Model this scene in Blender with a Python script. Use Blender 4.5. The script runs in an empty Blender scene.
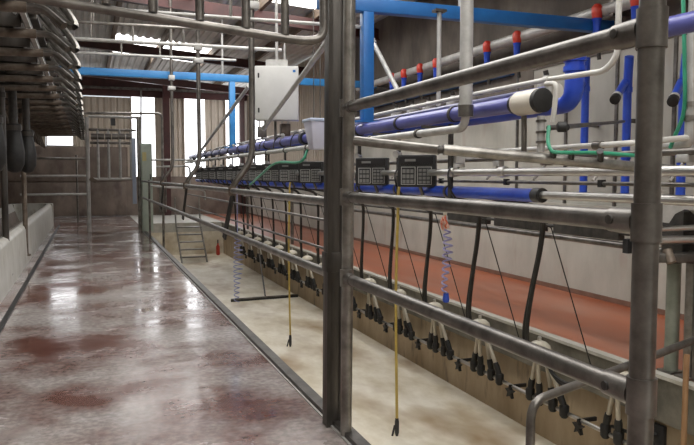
import bpy, bmesh, math, random
from mathutils import Vector, Matrix
random.seed(7)
sc = bpy.context.scene
COL = sc.collection

# ------------------------------------------------------------------ camera
FPX, CX, CY, HC = 700.0, 347.0, 222.5, 1.3
PIT = math.atan(47.5 / FPX)
YAW = math.atan(259 * math.cos(PIT) / FPX)
cam_d = bpy.data.cameras.new('camera')
cam = bpy.data.objects.new('camera', cam_d)
COL.objects.link(cam)
cam_d.sensor_width = 36.0
cam_d.lens = 36.0 * FPX / 694.0
cam_d.clip_start = 0.05
cam.location = (0, 0, HC)
cam.rotation_euler = (math.pi / 2 - PIT, 0, -YAW)
sc.camera = cam

# ------------------------------------------------------------------ light
sc.view_settings.view_transform = 'Standard'
sc.view_settings.look = 'None'
sc.view_settings.gamma = 1.0
sc.view_settings.exposure = -0.38
sc.view_settings.use_curve_mapping = False
SKY_STRENGTH = 1.25
SKYLIGHT = 7.0
WINDOW = 4.5
w = bpy.data.worlds.new('overcast_sky')
sc.world = w
w.use_nodes = True
w.node_tree.nodes['Background'].inputs[0].default_value = (0.90, 0.95, 1.0, 1)
w.node_tree.nodes['Background'].inputs[1].default_value = SKY_STRENGTH

# ------------------------------------------------------------------ pixel -> place helpers
FW = Vector((math.cos(PIT) * math.sin(YAW), math.cos(PIT) * math.cos(YAW), -math.sin(PIT)))
RT = Vector((math.cos(YAW), -math.sin(YAW), 0))
UP = RT.cross(FW)
CAM = Vector((0, 0, HC))
def ray(x, y): return FW + RT * ((x - CX) / FPX) - UP * ((y - CY) / FPX)
def onX(x, y, X):
    d = ray(x, y); return CAM + d * (X / d.x)
def onY(x, y, Y):
    d = ray(x, y); return CAM + d * (Y / d.y)
def onZ(x, y, Z=0.0):
    d = ray(x, y); return CAM + d * ((Z - HC) / d.z)
def onD(x, y, D): return CAM + ray(x, y) * D

# ------------------------------------------------------------------ materials
M = {}
def mat(name, c1, c2=None, rough=0.5, metal=0.0, scale=6.0, detail=6.0, bump=0.0, lo=0.35, hi=0.65,
        stretch=(1, 1, 1), rough2=None, emit=None, speck=None, spec=None, coat=0.0):
    m = bpy.data.materials.new(name); m.use_nodes = True
    nt = m.node_tree; b = nt.nodes['Principled BSDF']
    b.inputs['Base Color'].default_value = (*c1, 1)
    b.inputs['Roughness'].default_value = rough
    b.inputs['Metallic'].default_value = metal
    if spec is not None: b.inputs['Specular IOR Level'].default_value = spec
    if coat: b.inputs['Coat Weight'].default_value = coat
    if emit:
        b.inputs['Emission Color'].default_value = (*emit[0], 1)
        b.inputs['Emission Strength'].default_value = emit[1]
    if c2 is not None or bump:
        tc = nt.nodes.new('ShaderNodeTexCoord'); mp = nt.nodes.new('ShaderNodeMapping')
        mp.inputs['Scale'].default_value = stretch
        nt.links.new(tc.outputs['Object'], mp.inputs[0])
        n = nt.nodes.new('ShaderNodeTexNoise')
        n.inputs['Scale'].default_value = scale; n.inputs['Detail'].default_value = detail
        n.inputs['Roughness'].default_value = 0.62
        nt.links.new(mp.outputs[0], n.inputs['Vector'])
        r = nt.nodes.new('ShaderNodeValToRGB')
        r.color_ramp.elements[0].position = lo; r.color_ramp.elements[1].position = hi
        r.color_ramp.elements[0].color = (*c1, 1); r.color_ramp.elements[1].color = (*(c2 or c1), 1)
        nt.links.new(n.outputs['Fac'], r.inputs[0])
        out = r.outputs[0]
        if speck:
            n2 = nt.nodes.new('ShaderNodeTexNoise'); n2.inputs['Scale'].default_value = speck[1]; n2.inputs['Detail'].default_value = 3
            nt.links.new(mp.outputs[0], n2.inputs['Vector'])
            r2 = nt.nodes.new('ShaderNodeValToRGB')
            r2.color_ramp.elements[0].position = speck[2]; r2.color_ramp.elements[1].position = speck[3]
            nt.links.new(n2.outputs['Fac'], r2.inputs[0])
            mx = nt.nodes.new('ShaderNodeMix'); mx.data_type = 'RGBA'
            nt.links.new(r2.outputs[0], mx.inputs[0]); nt.links.new(out, mx.inputs[6])
            mx.inputs[7].default_value = (*speck[0], 1)
            out = mx.outputs[2]
        nt.links.new(out, b.inputs['Base Color'])
        if rough2 is not None:
            mr = nt.nodes.new('ShaderNodeMapRange')
            mr.inputs[1].default_value = lo; mr.inputs[2].default_value = hi
            mr.inputs[3].default_value = rough; mr.inputs[4].default_value = rough2
            nt.links.new(n.outputs['Fac'], mr.inputs[0]); nt.links.new(mr.outputs[0], b.inputs['Roughness'])
        if bump:
            bp = nt.nodes.new('ShaderNodeBump'); bp.inputs['Strength'].default_value = bump; bp.inputs['Distance'].default_value = 0.02
            nt.links.new(n.outputs['Fac'], bp.inputs['Height']); nt.links.new(bp.outputs[0], b.inputs['Normal'])
    M[name] = m
    return m

mat('galv', (.17, .16, .145), (.34, .325, .30), .36, .75, 9, bump=.08)
mat('galv_dark', (.05, .045, .04), (.12, .11, .10), .40, .6, 7, stretch=(1, 1, .25), bump=.08)
mat('galv_mid', (.10, .092, .083), (.22, .205, .188), .36, .75, 8, bump=.08)
mat('galv_light', (.36, .355, .34), (.50, .495, .48), .40, .2, 8)
mat('rusty', (.10, .075, .055), (.22, .18, .145), .55, .35, 10, bump=.1)
mat('dark_iron', (.030, .028, .026), (.075, .068, .06), .55, .3, 10)
mat('stainless', (.50, .49, .47), (.62, .61, .59), .28, .9, 5)
mat('blue_pvc', (.075, .08, .29), (.11, .12, .37), .28, 0, 4)
mat('blue_beam', (.016, .11, .34), (.022, .15, .43), .4, 0, 3)
mat('far_blue', (.03, .20, .50), (.05, .26, .58), .4, 0, 3)
mat('blue_bright', (.015, .05, .42), (.03, .09, .55), .35, 0, 5)
mat('white_paint', (.48, .48, .465), (.55, .55, .535), .45, 0, 3)
mat('cream', (.58, .54, .45), (.66, .62, .54), .4, 0, 6)
mat('white_pipe', (.50, .49, .46), (.62, .61, .58), .35, 0, 6)
mat('tank_lilac', (.50, .50, .60), (.58, .58, .68), .35, 0, 4)
mat('black_rubber', (.008, .008, .008), (.020, .0195, .019), .55, 0, 12)
mat('black_plastic', (.014, .014, .015), (.026, .026, .027), .4, 0, 12)
mat('key_grey', (.20, .20, .195), None, .5)
mat('key_label', (.50, .50, .48), None, .5)
mat('lcd', (.018, .018, .02), None, .3)
mat('red_plastic', (.50, .035, .02), (.60, .06, .03), .4, 0, 8)
mat('orange_rag', (.62, .12, .05), (.72, .45, .36), .8, 0, 30, lo=.45, hi=.5)
mat('green_hose', (.02, .20, .11), (.035, .29, .17), .35, 0, 6)
mat('yellow_hose', (.42, .30, .06), (.52, .39, .11), .4, 0, 6)
mat('coil_blue', (.22, .24, .42), (.28, .30, .52), .35, 0, 6)
mat('coil_purple', (.30, .29, .52), (.38, .37, .62), .35, 0, 6)
mat('claw_white', (.62, .57, .45), (.72, .68, .58), .25, 0, 6)
mat('cup_cream', (.42, .38, .30), (.52, .48, .40), .3, .2, 6)
mat('maroon', (.045, .014, .013), (.08, .024, .022), .5, 0, 3)
mat('beige_clad', (.52, .45, .37), (.60, .53, .45), .55, 0, 2)
mat('roof_sheet', (.62, .615, .60), (.76, .755, .74), .7, 0, 1.2)
mat('timber', (.12, .085, .06), (.24, .18, .13), .7, 0, 4, stretch=(6, .6, 6))
mat('stick', (.24, .13, .06), (.34, .2, .10), .5, 0, 6, stretch=(4, 4, .5))
mat('green_cabinet', (.36, .42, .36), (.44, .50, .43), .5, 0, 4)
mat('post_green', (.17, .185, .15), (.25, .265, .22), .5, .2, 6)
mat('pad_blue', (.40, .46, .58), None, .6)
mat('warn_yellow', (.55, .48, .22), None, .6)
mat('trough', (.40, .39, .35), (.52, .51, .47), .35, 0, 3, stretch=(1, 1, .6), speck=((.30, .27, .22), 5, .55, .75))
mat('pit_floor', (.60, .53, .39), (.84, .79, .68), .5, 0, 3.2, detail=9, stretch=(1, .55, 1), speck=((.30, .19, .085), 1.7, .50, .78), bump=.08)
mat('pit_wall', (.27, .20, .12), (.42, .33, .22), .6, 0, 2.6, stretch=(1, 1, .35), bump=.1, speck=((.16, .12, .08), 9, .58, .75))
mat('kerb', (.10, .095, .075), (.20, .185, .15), .6, 0, 5, bump=.15)
mat('kerb_lip', (.40, .39, .34), (.52, .50, .45), .5, 0, 6)
mat('end_concrete', (.13, .098, .078), (.27, .215, .18), .6, 0, 1.6, stretch=(1, 1, .6), speck=((.10, .07, .06), 3, .55, .75))
mat('wall_grey', (.34, .33, .29), (.47, .46, .41), .6, 0, 1.6, stretch=(1, 1, .4), speck=((.34, .25, .20), 3.0, .60, .80))
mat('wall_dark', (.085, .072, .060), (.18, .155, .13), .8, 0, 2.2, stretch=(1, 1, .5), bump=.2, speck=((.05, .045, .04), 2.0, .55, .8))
mat('wall_base', (.14, .075, .05), (.20, .11, .08), .6, 0, 4)
mat('red_floor', (.22, .050, .017), (.42, .125, .055), .26, 0, 1.6, detail=4, lo=.2, hi=.8, stretch=(1, .30, 1), speck=((.40, .22, .16), 1.9, .50, 1.0), rough2=.40)  # pale stretched streaks paint wet sheen into the red
mat('red_dull', (.26, .06, .04), None, .5)
mat('skylight', (.8, .8, .8), None, .6, emit=((1, .985, .95), SKYLIGHT))
mat('window_light', (.8, .8, .8), None, .4, emit=((.95, .97, 1), WINDOW))

# wet platform floor: red screed, grey film lightened with painted sheen, slick puddles
def wet_floor():
    m = bpy.data.materials.new('wet_floor'); m.use_nodes = True
    nt = m.node_tree; b = nt.nodes['Principled BSDF']; N = nt.nodes.new; L = nt.links.new
    tc = N('ShaderNodeTexCoord')
    def noise(scale, st, det=5):
        mp = N('ShaderNodeMapping'); mp.inputs['Scale'].default_value = st; L(tc.outputs['Object'], mp.inputs[0])
        n = N('ShaderNodeTexNoise'); n.inputs['Scale'].default_value = scale; n.inputs['Detail'].default_value = det; n.inputs['Roughness'].default_value = .6
        L(mp.outputs[0], n.inputs['Vector']); return n
    def ramp(src, p0, p1, c0, c1):
        r = N('ShaderNodeValToRGB'); r.color_ramp.elements[0].position = p0; r.color_ramp.elements[1].position = p1
        r.color_ramp.elements[0].color = (*c0, 1); r.color_ramp.elements[1].color = (*c1, 1); L(src, r.inputs[0]); return r
    big = noise(1.1, (.9, .9, 1)); fine = noise(26, (1, 1, 1), 4)
    col = ramp(big.outputs['Fac'], .40, .60, (.14, .062, .048), (.40, .372, .355))
    sp = ramp(fine.outputs['Fac'], .40, .62, (.72, .70, .70), (1.08, 1.06, 1.06))
    mx = N('ShaderNodeMix'); mx.data_type = 'RGBA'; mx.blend_type = 'MULTIPLY'; mx.inputs[0].default_value = 1
    L(col.outputs[0], mx.inputs[6]); L(sp.outputs[0], mx.inputs[7]); L(mx.outputs[2], b.inputs['Base Color'])
    wet = noise(1.6, (.7, 1.1, 1), 6)
    rr = N('ShaderNodeMapRange'); rr.inputs[1].default_value = .38; rr.inputs[2].default_value = .66
    rr.inputs[3].default_value = .06; rr.inputs[4].default_value = .32
    L(wet.outputs['Fac'], rr.inputs[0]); L(rr.outputs[0], b.inputs['Roughness'])
    bp = N('ShaderNodeBump'); bp.inputs['Strength'].default_value = .10; bp.inputs['Distance'].default_value = .02
    rip = noise(5.0, (.6, 1.6, 1), 3)
    L(rip.outputs['Fac'], bp.inputs['Height']); L(bp.outputs[0], b.inputs['Normal'])
    b.inputs['Specular IOR Level'].default_value = .75
    M['wet_floor'] = m
wet_floor()

# ------------------------------------------------------------------ mesh helpers
def V(p): return Vector(p)
class MB:
    def __init__(s): s.v = []; s.f = []; s.smooth = False
    def ring(s, c, a, b, n):
        i = len(s.v)
        for k in range(n):
            t = 2 * math.pi * k / n
            s.v.append(c + a * math.cos(t) + b * math.sin(t))
        return i
    def tube(s, path, r, n=10, cap=True):
        s.smooth = True
        P = [V(p) for p in path]; R = r if isinstance(r, (list, tuple)) else [r] * len(P)
        d0 = (P[1] - P[0]).normalized()
        a = d0.orthogonal().normalized(); prev = None; rings = []
        for i, p in enumerate(P):
            if i == 0: t = d0
            elif i == len(P) - 1: t = (P[i] - P[i - 1]).normalized()
            else:
                t = ((P[i] - P[i - 1]).normalized() + (P[i + 1] - P[i]).normalized())
                t = t.normalized() if t.length > 1e-6 else (P[i + 1] - P[i]).normalized()
            a = a - t * a.dot(t)
            a = a.normalized() if a.length > 1e-6 else t.orthogonal().normalized()
            b = t.cross(a)
            k = 1.0
            if 0 < i < len(P) - 1:
                c = abs(t.dot((P[i] - P[i - 1]).normalized())); k = min(1.3, 1 / max(c, .5))
            rings.append(s.ring(p, a * R[i], b * R[i] , n))
        for i in range(len(rings) - 1):
            for k in range(n):
                k2 = (k + 1) % n
                s.f.append((rings[i] + k, rings[i] + k2, rings[i + 1] + k2, rings[i + 1] + k))
        if cap:
            s.f.append(tuple(rings[0] + k for k in reversed(range(n))))
            s.f.append(tuple(rings[-1] + k for k in range(n)))
        return s
    def box(s, c, size, rz=0.0, rx=0.0, ry=0.0):
        m = Matrix.Rotation(rz, 3, 'Z') @ Matrix.Rotation(ry, 3, 'Y') @ Matrix.Rotation(rx, 3, 'X')
        c = V(c); i = len(s.v); hx, hy, hz = [q / 2 for q in size]
        for dx, dy, dz in ((-1,-1,-1),(1,-1,-1),(1,1,-1),(-1,1,-1),(-1,-1,1),(1,-1,1),(1,1,1),(-1,1,1)):
            s.v.append(c + m @ Vector((dx * hx, dy * hy, dz * hz)))
        for f in ((0,3,2,1),(4,5,6,7),(0,1,5,4),(1,2,6,5),(2,3,7,6),(3,0,4,7)):
            s.f.append(tuple(i + k for k in f))
        return s
    def b2(s, lo, hi):
        lo, hi = V(lo), V(hi); return s.box((lo + hi) / 2, hi - lo)
    def bar(s, p0, p1, wd, ht):
        # rectangular bar along p0-p1
        p0, p1 = V(p0), V(p1); t = (p1 - p0).normalized()
        a = t.cross(Vector((0, 0, 1)))
        a = a.normalized() if a.length > 1e-4 else Vector((1, 0, 0))
        b = a.cross(t); i = len(s.v)
        for p in (p0, p1):
            for x, y in ((-1,-1),(1,-1),(1,1),(-1,1)):
                s.v.append(p + a * (x * wd / 2) + b * (y * ht / 2))
        for f in ((0,1,2,3),(7,6,5,4),(0,4,5,1),(1,5,6,2),(2,6,7,3),(3,7,4,0)):
            s.f.append(tuple(i + k for k in f))
        return s
    def lathe(s, base, axis, prof, n=14):
        # prof: list of (distance along axis, radius)
        base, ax = V(base), V(axis).normalized()
        return s.tube([base + ax * h for h, _ in prof], [r for _, r in prof], n)
    def prism(s, pts, off):
        # closed polygon extruded by off
        pts = [V(p) for p in pts]; off = V(off); n = len(pts); i = len(s.v)
        s.v += pts + [p + off for p in pts]
        s.f.append(tuple(i + k for k in reversed(range(n)))); s.f.append(tuple(i + n + k for k in range(n)))
        for k in range(n):
            k2 = (k + 1) % n
            s.f.append((i + k, i + k2, i + n + k2, i + n + k))
        return s
    def build(s, name, material, parent=None, bevel=0.0):
        off = WLOC.get(parent.name, Vector()) if parent else Vector()
        me = bpy.data.meshes.new(name)
        me.from_pydata([tuple(v - off) for v in s.v], [], s.f); me.update()
        bm = bmesh.new(); bm.from_mesh(me)
        bmesh.ops.recalc_face_normals(bm, faces=bm.faces)
        if bevel: bmesh.ops.bevel(bm, geom=list(bm.edges), offset=bevel, segments=2, affect='EDGES', profile=.5)
        bm.to_mesh(me); bm.free()
        if s.smooth or bevel:
            for p in me.polygons: p.use_smooth = True
            me.set_sharp_from_angle(angle=math.radians(42))
        me.materials.append(M[material])
        o = bpy.data.objects.new(name, me); COL.objects.link(o)
        if parent: o.parent = parent
        WLOC[o.name] = off.copy()
        return o
WLOC = {}

def arc(path, r, n=5):
    # round the corners of a polyline
    P = [V(p) for p in path]; out = [P[0]]
    for i in range(1, len(P) - 1):
        a, b = (P[i - 1] - P[i]), (P[i + 1] - P[i])
        k = min(r, a.length * .49, b.length * .49)
        p0 = P[i] + a.normalized() * k; p1 = P[i] + b.normalized() * k
        for j in range(n + 1):
            t = j / n
            out.append(p0 * (1 - t) ** 2 + P[i] * 2 * t * (1 - t) + p1 * t * t)
    out.append(P[-1]); return out
def spline(pts, n=6):
    P = [V(p) for p in pts]; P = [P[0] * 2 - P[1]] + P + [P[-1] * 2 - P[-2]]; out = []
    for i in range(1, len(P) - 2):
        for j in range(n):
            t = j / n
            out.append(.5 * ((2 * P[i]) + (P[i + 1] - P[i - 1]) * t + (2 * P[i - 1] - 5 * P[i] + 4 * P[i + 1] - P[i + 2]) * t * t + (3 * P[i] - P[i - 1] - 3 * P[i + 1] + P[i + 2]) * t ** 3))
    out.append(P[-2]); return out

def thing(name, label, cat, loc=(0, 0, 0), group=None):
    o = bpy.data.objects.new(name, None); COL.objects.link(o)
    o.empty_display_size = .1
    o.location = loc; WLOC[o.name] = V(loc)
    o['label'] = label; o['category'] = cat
    if group: o['group'] = group
    return o
def tag(o, label, cat, group=None):
    o['label'] = label; o['category'] = cat
    if group: o['group'] = group
    return o
def setting(o, label=None):
    o['kind'] = 'structure'
    if label: o['label'] = label
    return o
def dup(root, loc, label=None):
    def cp(o, par):
        c = o.copy(); COL.objects.link(c); c.parent = par
        for ch in o.children: cp(ch, c)
        return c
    r = cp(root, None); r.location = loc; WLOC[r.name] = V(loc)
    if label: r['label'] = label
    return r
def ordinal(k): return ['first', 'second', 'third', 'fourth', 'fifth', 'sixth', 'seventh', 'eighth', 'ninth', 'tenth', 'eleventh', 'twelfth', 'thirteenth', 'fourteenth', 'fifteenth', 'sixteenth', 'seventeenth', 'eighteenth', 'nineteenth', 'twentieth'][k]

# ------------------------------------------------------------------ key dimensions
XK, XF, XW = 1.22, 3.47, 5.0        # near pit edge, far pit edge, side wall
ZP = -0.87                          # pit floor
YE, YN, YP = 23.4, -4.0, 19.4       # end wall, end behind the camera (closed by an added wall), far end of the pit
XL = -4.6
UN = .89                            # spacing of the milking places
def roofz(x): return 4.62 - .075 * abs(x + 1.5)

# ================================================================== SETTING
f = MB().b2((XL, YN, -.25), (XK, YE, 0)).build('floor', 'wet_floor'); setting(f, 'wet red-brown concrete cow platform with pale film and painted sheen')
f = MB().b2((XF + .03, YN, -.28), (XW, YE, 0)).build('floor_far_side', 'red_floor'); setting(f, 'brick-red cow platform beyond the pit')
f = MB().b2((XK, YP, -.25), (XF + .03, YE, 0)).build('floor_pit_end', 'kerb_lip'); setting(f, 'pale concrete floor past the end of the pit')
f = MB().b2((XK - .05, YN, ZP - .1), (XF + .1, YP + .2, ZP)).build('floor_pit', 'pit_floor'); setting(f, 'cream speckled floor of the milking pit')
f = MB().b2((XF + .02, YN, ZP), (XF + .2, YP, -.28)).build('wall_pit_far', 'pit_wall'); setting(f, 'tan stained lower wall of the milking pit')
f = MB().b2((XK - .12, YN, ZP), (XK, YP, -.25)).build('wall_pit_near', 'pit_wall'); setting(f)
f = MB().b2((XK - .12, YP, ZP), (XF + .1, YP + .15, -.25)).build('wall_pit_end', 'pit_floor'); setting(f)
k = MB().b2((XF - .02, YN, -.30), (XF + .03, YP, -.012)).build('trim_1', 'kerb'); setting(k, 'dark concrete kerb face along the far pit edge')
MB().b2((XF - .035, YN, -.012), (XF + .04, YP, .012)).build('lip', 'kerb_lip', k)
k = MB().b2((XK - .058, 1.0, 0), (XK + .004, 16.4, .03)).build('trim_2', 'galv_dark', None); setting(k, 'dark steel kerb along the near pit edge')
MB().b2((XK - .072, 1.0, 0), (XK - .060, 16.4, .008)).build('edge_strip', 'galv_light', k)

# side wall beyond the red platform
wl = MB().b2((XW, YN, 0), (XW + .15, YE, .98)).build('wall_right', 'wall_grey'); setting(wl, 'pale stained concrete dado wall behind the red platform')
MB().b2((XW + .05, YN, .98), (XW + .2, 7.2, 2.55)).build('middle_wall', 'wall_grey', wl)
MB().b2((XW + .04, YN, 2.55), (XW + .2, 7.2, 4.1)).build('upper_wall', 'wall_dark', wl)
MB().b2((XW + .05, 7.2, .98), (XW + .2, 13.2, 2.1)).build('middle_wall', 'wall_grey', wl)
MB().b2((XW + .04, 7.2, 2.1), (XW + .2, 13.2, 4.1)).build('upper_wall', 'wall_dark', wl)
MB().b2((XW - .015, YN, 0), (XW, YE, .05)).build('base_strip', 'wall_base', wl)
for y in (-1.0, 2.2, 5.0, 5.75, 6.55, 7.5):
    MB().b2((XW + .03, y, .98), (XW + .052, y + .035, 2.55)).build('panel_joint', 'galv_mid', wl)

def corrug(p0, p1, z0, z1, depth, pitch=.19):
    # trapezoidal sheet between two ground points
    p0, p1 = V(p0), V(p1); L = (p1 - p0).length; t = (p1 - p0) / L; nrm = Vector((t.y, -t.x, 0))
    n = max(1, int(L / pitch)); mb = MB(); xs = []
    for k in range(n):
        for u, h in ((0, 0), (.55, 0), (.65, 1), (.90, 1)): xs.append((min(L, (k + u) * L / n), h))
    xs.append((L, 0))
    for x, h in xs:
        p = p0 + t * x + nrm * (depth * h)
        mb.v += [Vector((p.x, p.y, z0)), Vector((p.x, p.y, z1))]
    for k in range(len(xs) - 1): mb.f.append((2 * k, 2 * k + 2, 2 * k + 3, 2 * k + 1))
    return mb
corrug((XW + .08, 13.2, 0), (XW + .08, 20.8, 0), .98, 4.1, -.03).build('cladding_sheet', 'beige_clad', wl)
corrug((XW + .08, 22.6, 0), (XW + .08, YE, 0), .98, 4.1, -.03).build('cladding_sheet', 'beige_clad', wl)
o = MB().b2((XW + .08, 20.8, 1.6), (XW + .11, 22.6, 3.7)).build('window_1', 'window_light'); setting(o, 'bright translucent sheet in the side wall')
MB().b2((XW + .02, 20.72, 1.5), (XW + .12, 20.8, 4.1)).build('window_frame', 'maroon', o)
MB().b2((XW + .05, 20.8, .98), (XW + .12, 22.6, 1.6)).build('sill_panel', 'beige_clad', o)
MB().b2((XW + .05, 20.8, 3.7), (XW + .12, 22.6, 4.1)).build('head_panel', 'beige_clad', o)

# end wall
we = MB().b2((XL, YE + .02, 0), (1.2, YE + .2, 2.18)).build('wall_end', 'end_concrete'); setting(we, 'brown stained concrete panel wall across the far end')
for x0, x1 in ((XL, -2.3), (-2.3, -.05), (-.05, 1.15)):
    MB().b2((x0 + .02, YE - .03, .03), (x1 - .02, YE + .02, 1.08)).build('concrete_panel', 'end_concrete', we, .012)
    MB().b2((x0 + .02, YE - .03, 1.11), (x1 - .02, YE + .02, 2.16)).build('concrete_panel', 'end_concrete', we, .012)
MB().b2((1.2, YE + .02, 0), (XW + .2, YE + .2, 1.25)).build('low_wall', 'end_concrete', we)
def clad(x0, x1, z0, z1, m='beige_clad'): corrug((x0, YE + .08, 0), (x1, YE + .08, 0), z0, z1, -.035).build('cladding_sheet', m, we)
clad(-.42, 1.33, 2.18, 3.75); clad(2.05, 3.0, 1.2, 3.95); clad(3.66, 4.35, 1.2, 3.95); clad(XL, -1.2, 2.18, 4.4)
clad(1.2, 1.34, 1.2, 2.2); clad(4.9, XW + .1, 1.2, 4.1)
MB().b2((XL, YE - .02, 3.78), (XW + .1, YE + .1, 4.02)).build('header_beam', 'maroon', we)
MB().b2((-.42, YE - .10, 3.98), (XW + .1, YE - .05, 4.06)).build('header_rail', 'galv_mid', we)
MB().b2((XL, YE + .06, 4.02), (XW + .2, YE + .12, 4.8)).build('gable_sheet', 'maroon', we)
for x, wd in ((2.40, .2), (4.85, .16)):
    MB().b2((x - wd / 2, YE - .22, 0), (x + wd / 2, YE - .02, 4.2)).build('steel_column', 'maroon', we)
for i, (x0, x1, z0, z1) in enumerate(((-1.15, -.42, 2.22, 3.75), (1.35, 2.06, 1.25, 3.78), (3.0, 3.66, 1.25, 3.78), (4.35, 4.8, 1.25, 3.78))):
    o = MB().b2((x0, YE + .07, z0), (x1, YE + .10, z1)).build('window_%d' % (i + 2), 'window_light')
    setting(o, ['bright gap above the concrete end wall', 'bright tall opening beside the beige cladding', 'bright tall opening past the maroon column', 'bright opening in the corner of the end wall'][i])
    MB().b2((x0 - .03, YE + .03, z0 - .04), (x1 + .03, YE + .11, z0)).build('window_sill', 'galv_light', o)
    for x in (x0 - .03, x1): MB().b2((x, YE + .03, z0), (x + .03, YE + .11, z1)).build('window_frame', 'beige_clad', o)

wb = MB().b2((XL, YN - .15, 0), (XW + .2, YN, 4.8)).build('wall_back_light_block', 'wall_grey'); setting(wb, 'unseen concrete wall added behind the viewpoint to block frontal daylight')  # added out of view to cut daylight from behind the camera

# left side wall behind the trough
wl2 = MB().b2((XL - .15, YN, 0), (XL, YE, 2.0)).build('wall_left', 'end_concrete'); setting(wl2, 'brown concrete wall behind the feed trough')
corrug((XL - .05, YE, 0), (XL - .05, YN, 0), 2.0, 4.5, -.03).build('cladding_sheet', 'beige_clad', wl2)

# roof: sheets, translucent strips, timber purlins, maroon rafters
ce = thing('ceiling', 'pale corrugated roof sheets over timber purlins', 'x'); del ce['category']; ce['kind'] = 'structure'
XR = [XL - .3, -3.3, -2.2, -1.5, -.6, .6, 1.65, 2.85, 3.85, XW + .3]
YB = [YN, 2.4, 7.2, 12.0, 16.8, 19.2, 21.6, YE + .1]
LIT = {(1, 0), (5, 0), (6, 0), (5, 1), (6, 1), (1, 1), (1, 2), (5, 2), (6, 2), (7, 2), (1, 3), (5, 4), (6, 4), (1, 4)}  # besides the visible cells, unseen ones are added to light the parlour from above
for i in range(len(XR) - 1):
    for j in range(len(YB) - 1):
        x0, x1, y0, y1 = XR[i], XR[i + 1], YB[j], YB[j + 1]
        z0, z1 = roofz(x0), roofz(x1)
        if (i, j) in LIT:
            MB().prism([(x0, y0, z0), (x1, y0, z1), (x1, y1, z1), (x0, y1, z0)], (0, 0, .02)).build('translucent_sheet', 'skylight', ce)
        else:
            n = max(2, int((x1 - x0) / .15)); mb = MB(); xs = []
            for q in range(n):
                for u, h in ((0, 0), (.5, 0), (.62, 1), (.88, 1)): xs.append((x0 + (q + u) * (x1 - x0) / n, h))
            xs.append((x1, 0))
            for x, h in xs:
                mb.v += [Vector((x, y0, roofz(x) + .03 * h)), Vector((x, y1, roofz(x) + .03 * h))]
            for q in range(len(xs) - 1): mb.f.append((2 * q, 2 * q + 2, 2 * q + 3, 2 * q + 1))
            mb.build('roof_sheet', 'roof_sheet', ce)
for x in XR[1:-1]:
    MB().b2((x - .035, YN, roofz(x) - .17), (x + .035, YE, roofz(x) - .005)).build('purlin', 'timber', ce)
for y in (2.4, 7.2, 12.0, 16.8, 21.6):
    for x0, x1 in ((XL, -1.5), (-1.5, XW + .1)):
        a, b = Vector((x0, y, roofz(x0) - .27)), Vector((x1, y, roofz(x1) - .27))
        MB().bar(a, b, .035, .20).build('rafter', 'maroon', ce)
        MB().bar(a - Vector((0, 0, .1)), b - Vector((0, 0, .1)), .13, .02).build('rafter_flange', 'maroon', ce)

# ================================================================== TROUGH and left platform edge
t = thing('feed_trough', 'pale concrete feed trough with rounded rim along the wet platform', 'trough', (-1.3, 12, 0))
def trough():
    mb = MB(); n = 0
    prof = [(-.86, 0), (-.88, .50), (-.90, .55), (-.95, .575), (-1.0, .56), (-1.03, .50), (-1.10, .22), (-1.30, .12), (-1.65, .14), (-1.78, .55), (-1.82, .575), (-1.88, .55), (-1.90, 0)]
    ys = [(3.2, 0), (19.3, 0)]
    for y, _ in ys: mb.v += [Vector((x, y, z)) for x, z in prof]
    m = len(prof)
    for k in range(m - 1): mb.f.append((k, k + 1, m + k + 1, m + k))
    mb.smooth = True
    return mb
trough().build('basin', 'trough', t)
mb = MB(); pr = [(-1.036, .48), (-1.105, .225), (-1.30, .127), (-1.645, .147), (-1.76, .48)]
for y in (3.2, 19.3): mb.v += [Vector((x, y, z)) for x, z in pr]
mb.f = [(q, q + 1, 6 + q, 5 + q) for q in range(4)]
mb.build('feed_residue', 'end_concrete', t)
pts = arc([(-.86, 19.25, 0), (-.86, 19.85, 0), (-1.90, 19.85, 0), (-1.90, 19.25, 0)], .28, 6)
inn = arc([(-1.02, 19.25, 0), (-1.02, 19.68, 0), (-1.75, 19.68, 0), (-1.75, 19.25, 0)], .2, 6)
MB().prism(pts + inn[::-1], (0, 0, .565)).build('end_wall', 'trough', t)
MB().b2((-.752, 3.0, 0), (-.705, 19.6, .012)).build('drain_strip', 'black_rubber')
tag(bpy.data.objects['drain_strip'], 'thin black rubber drain strip along the foot of the trough', 'strip')

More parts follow.
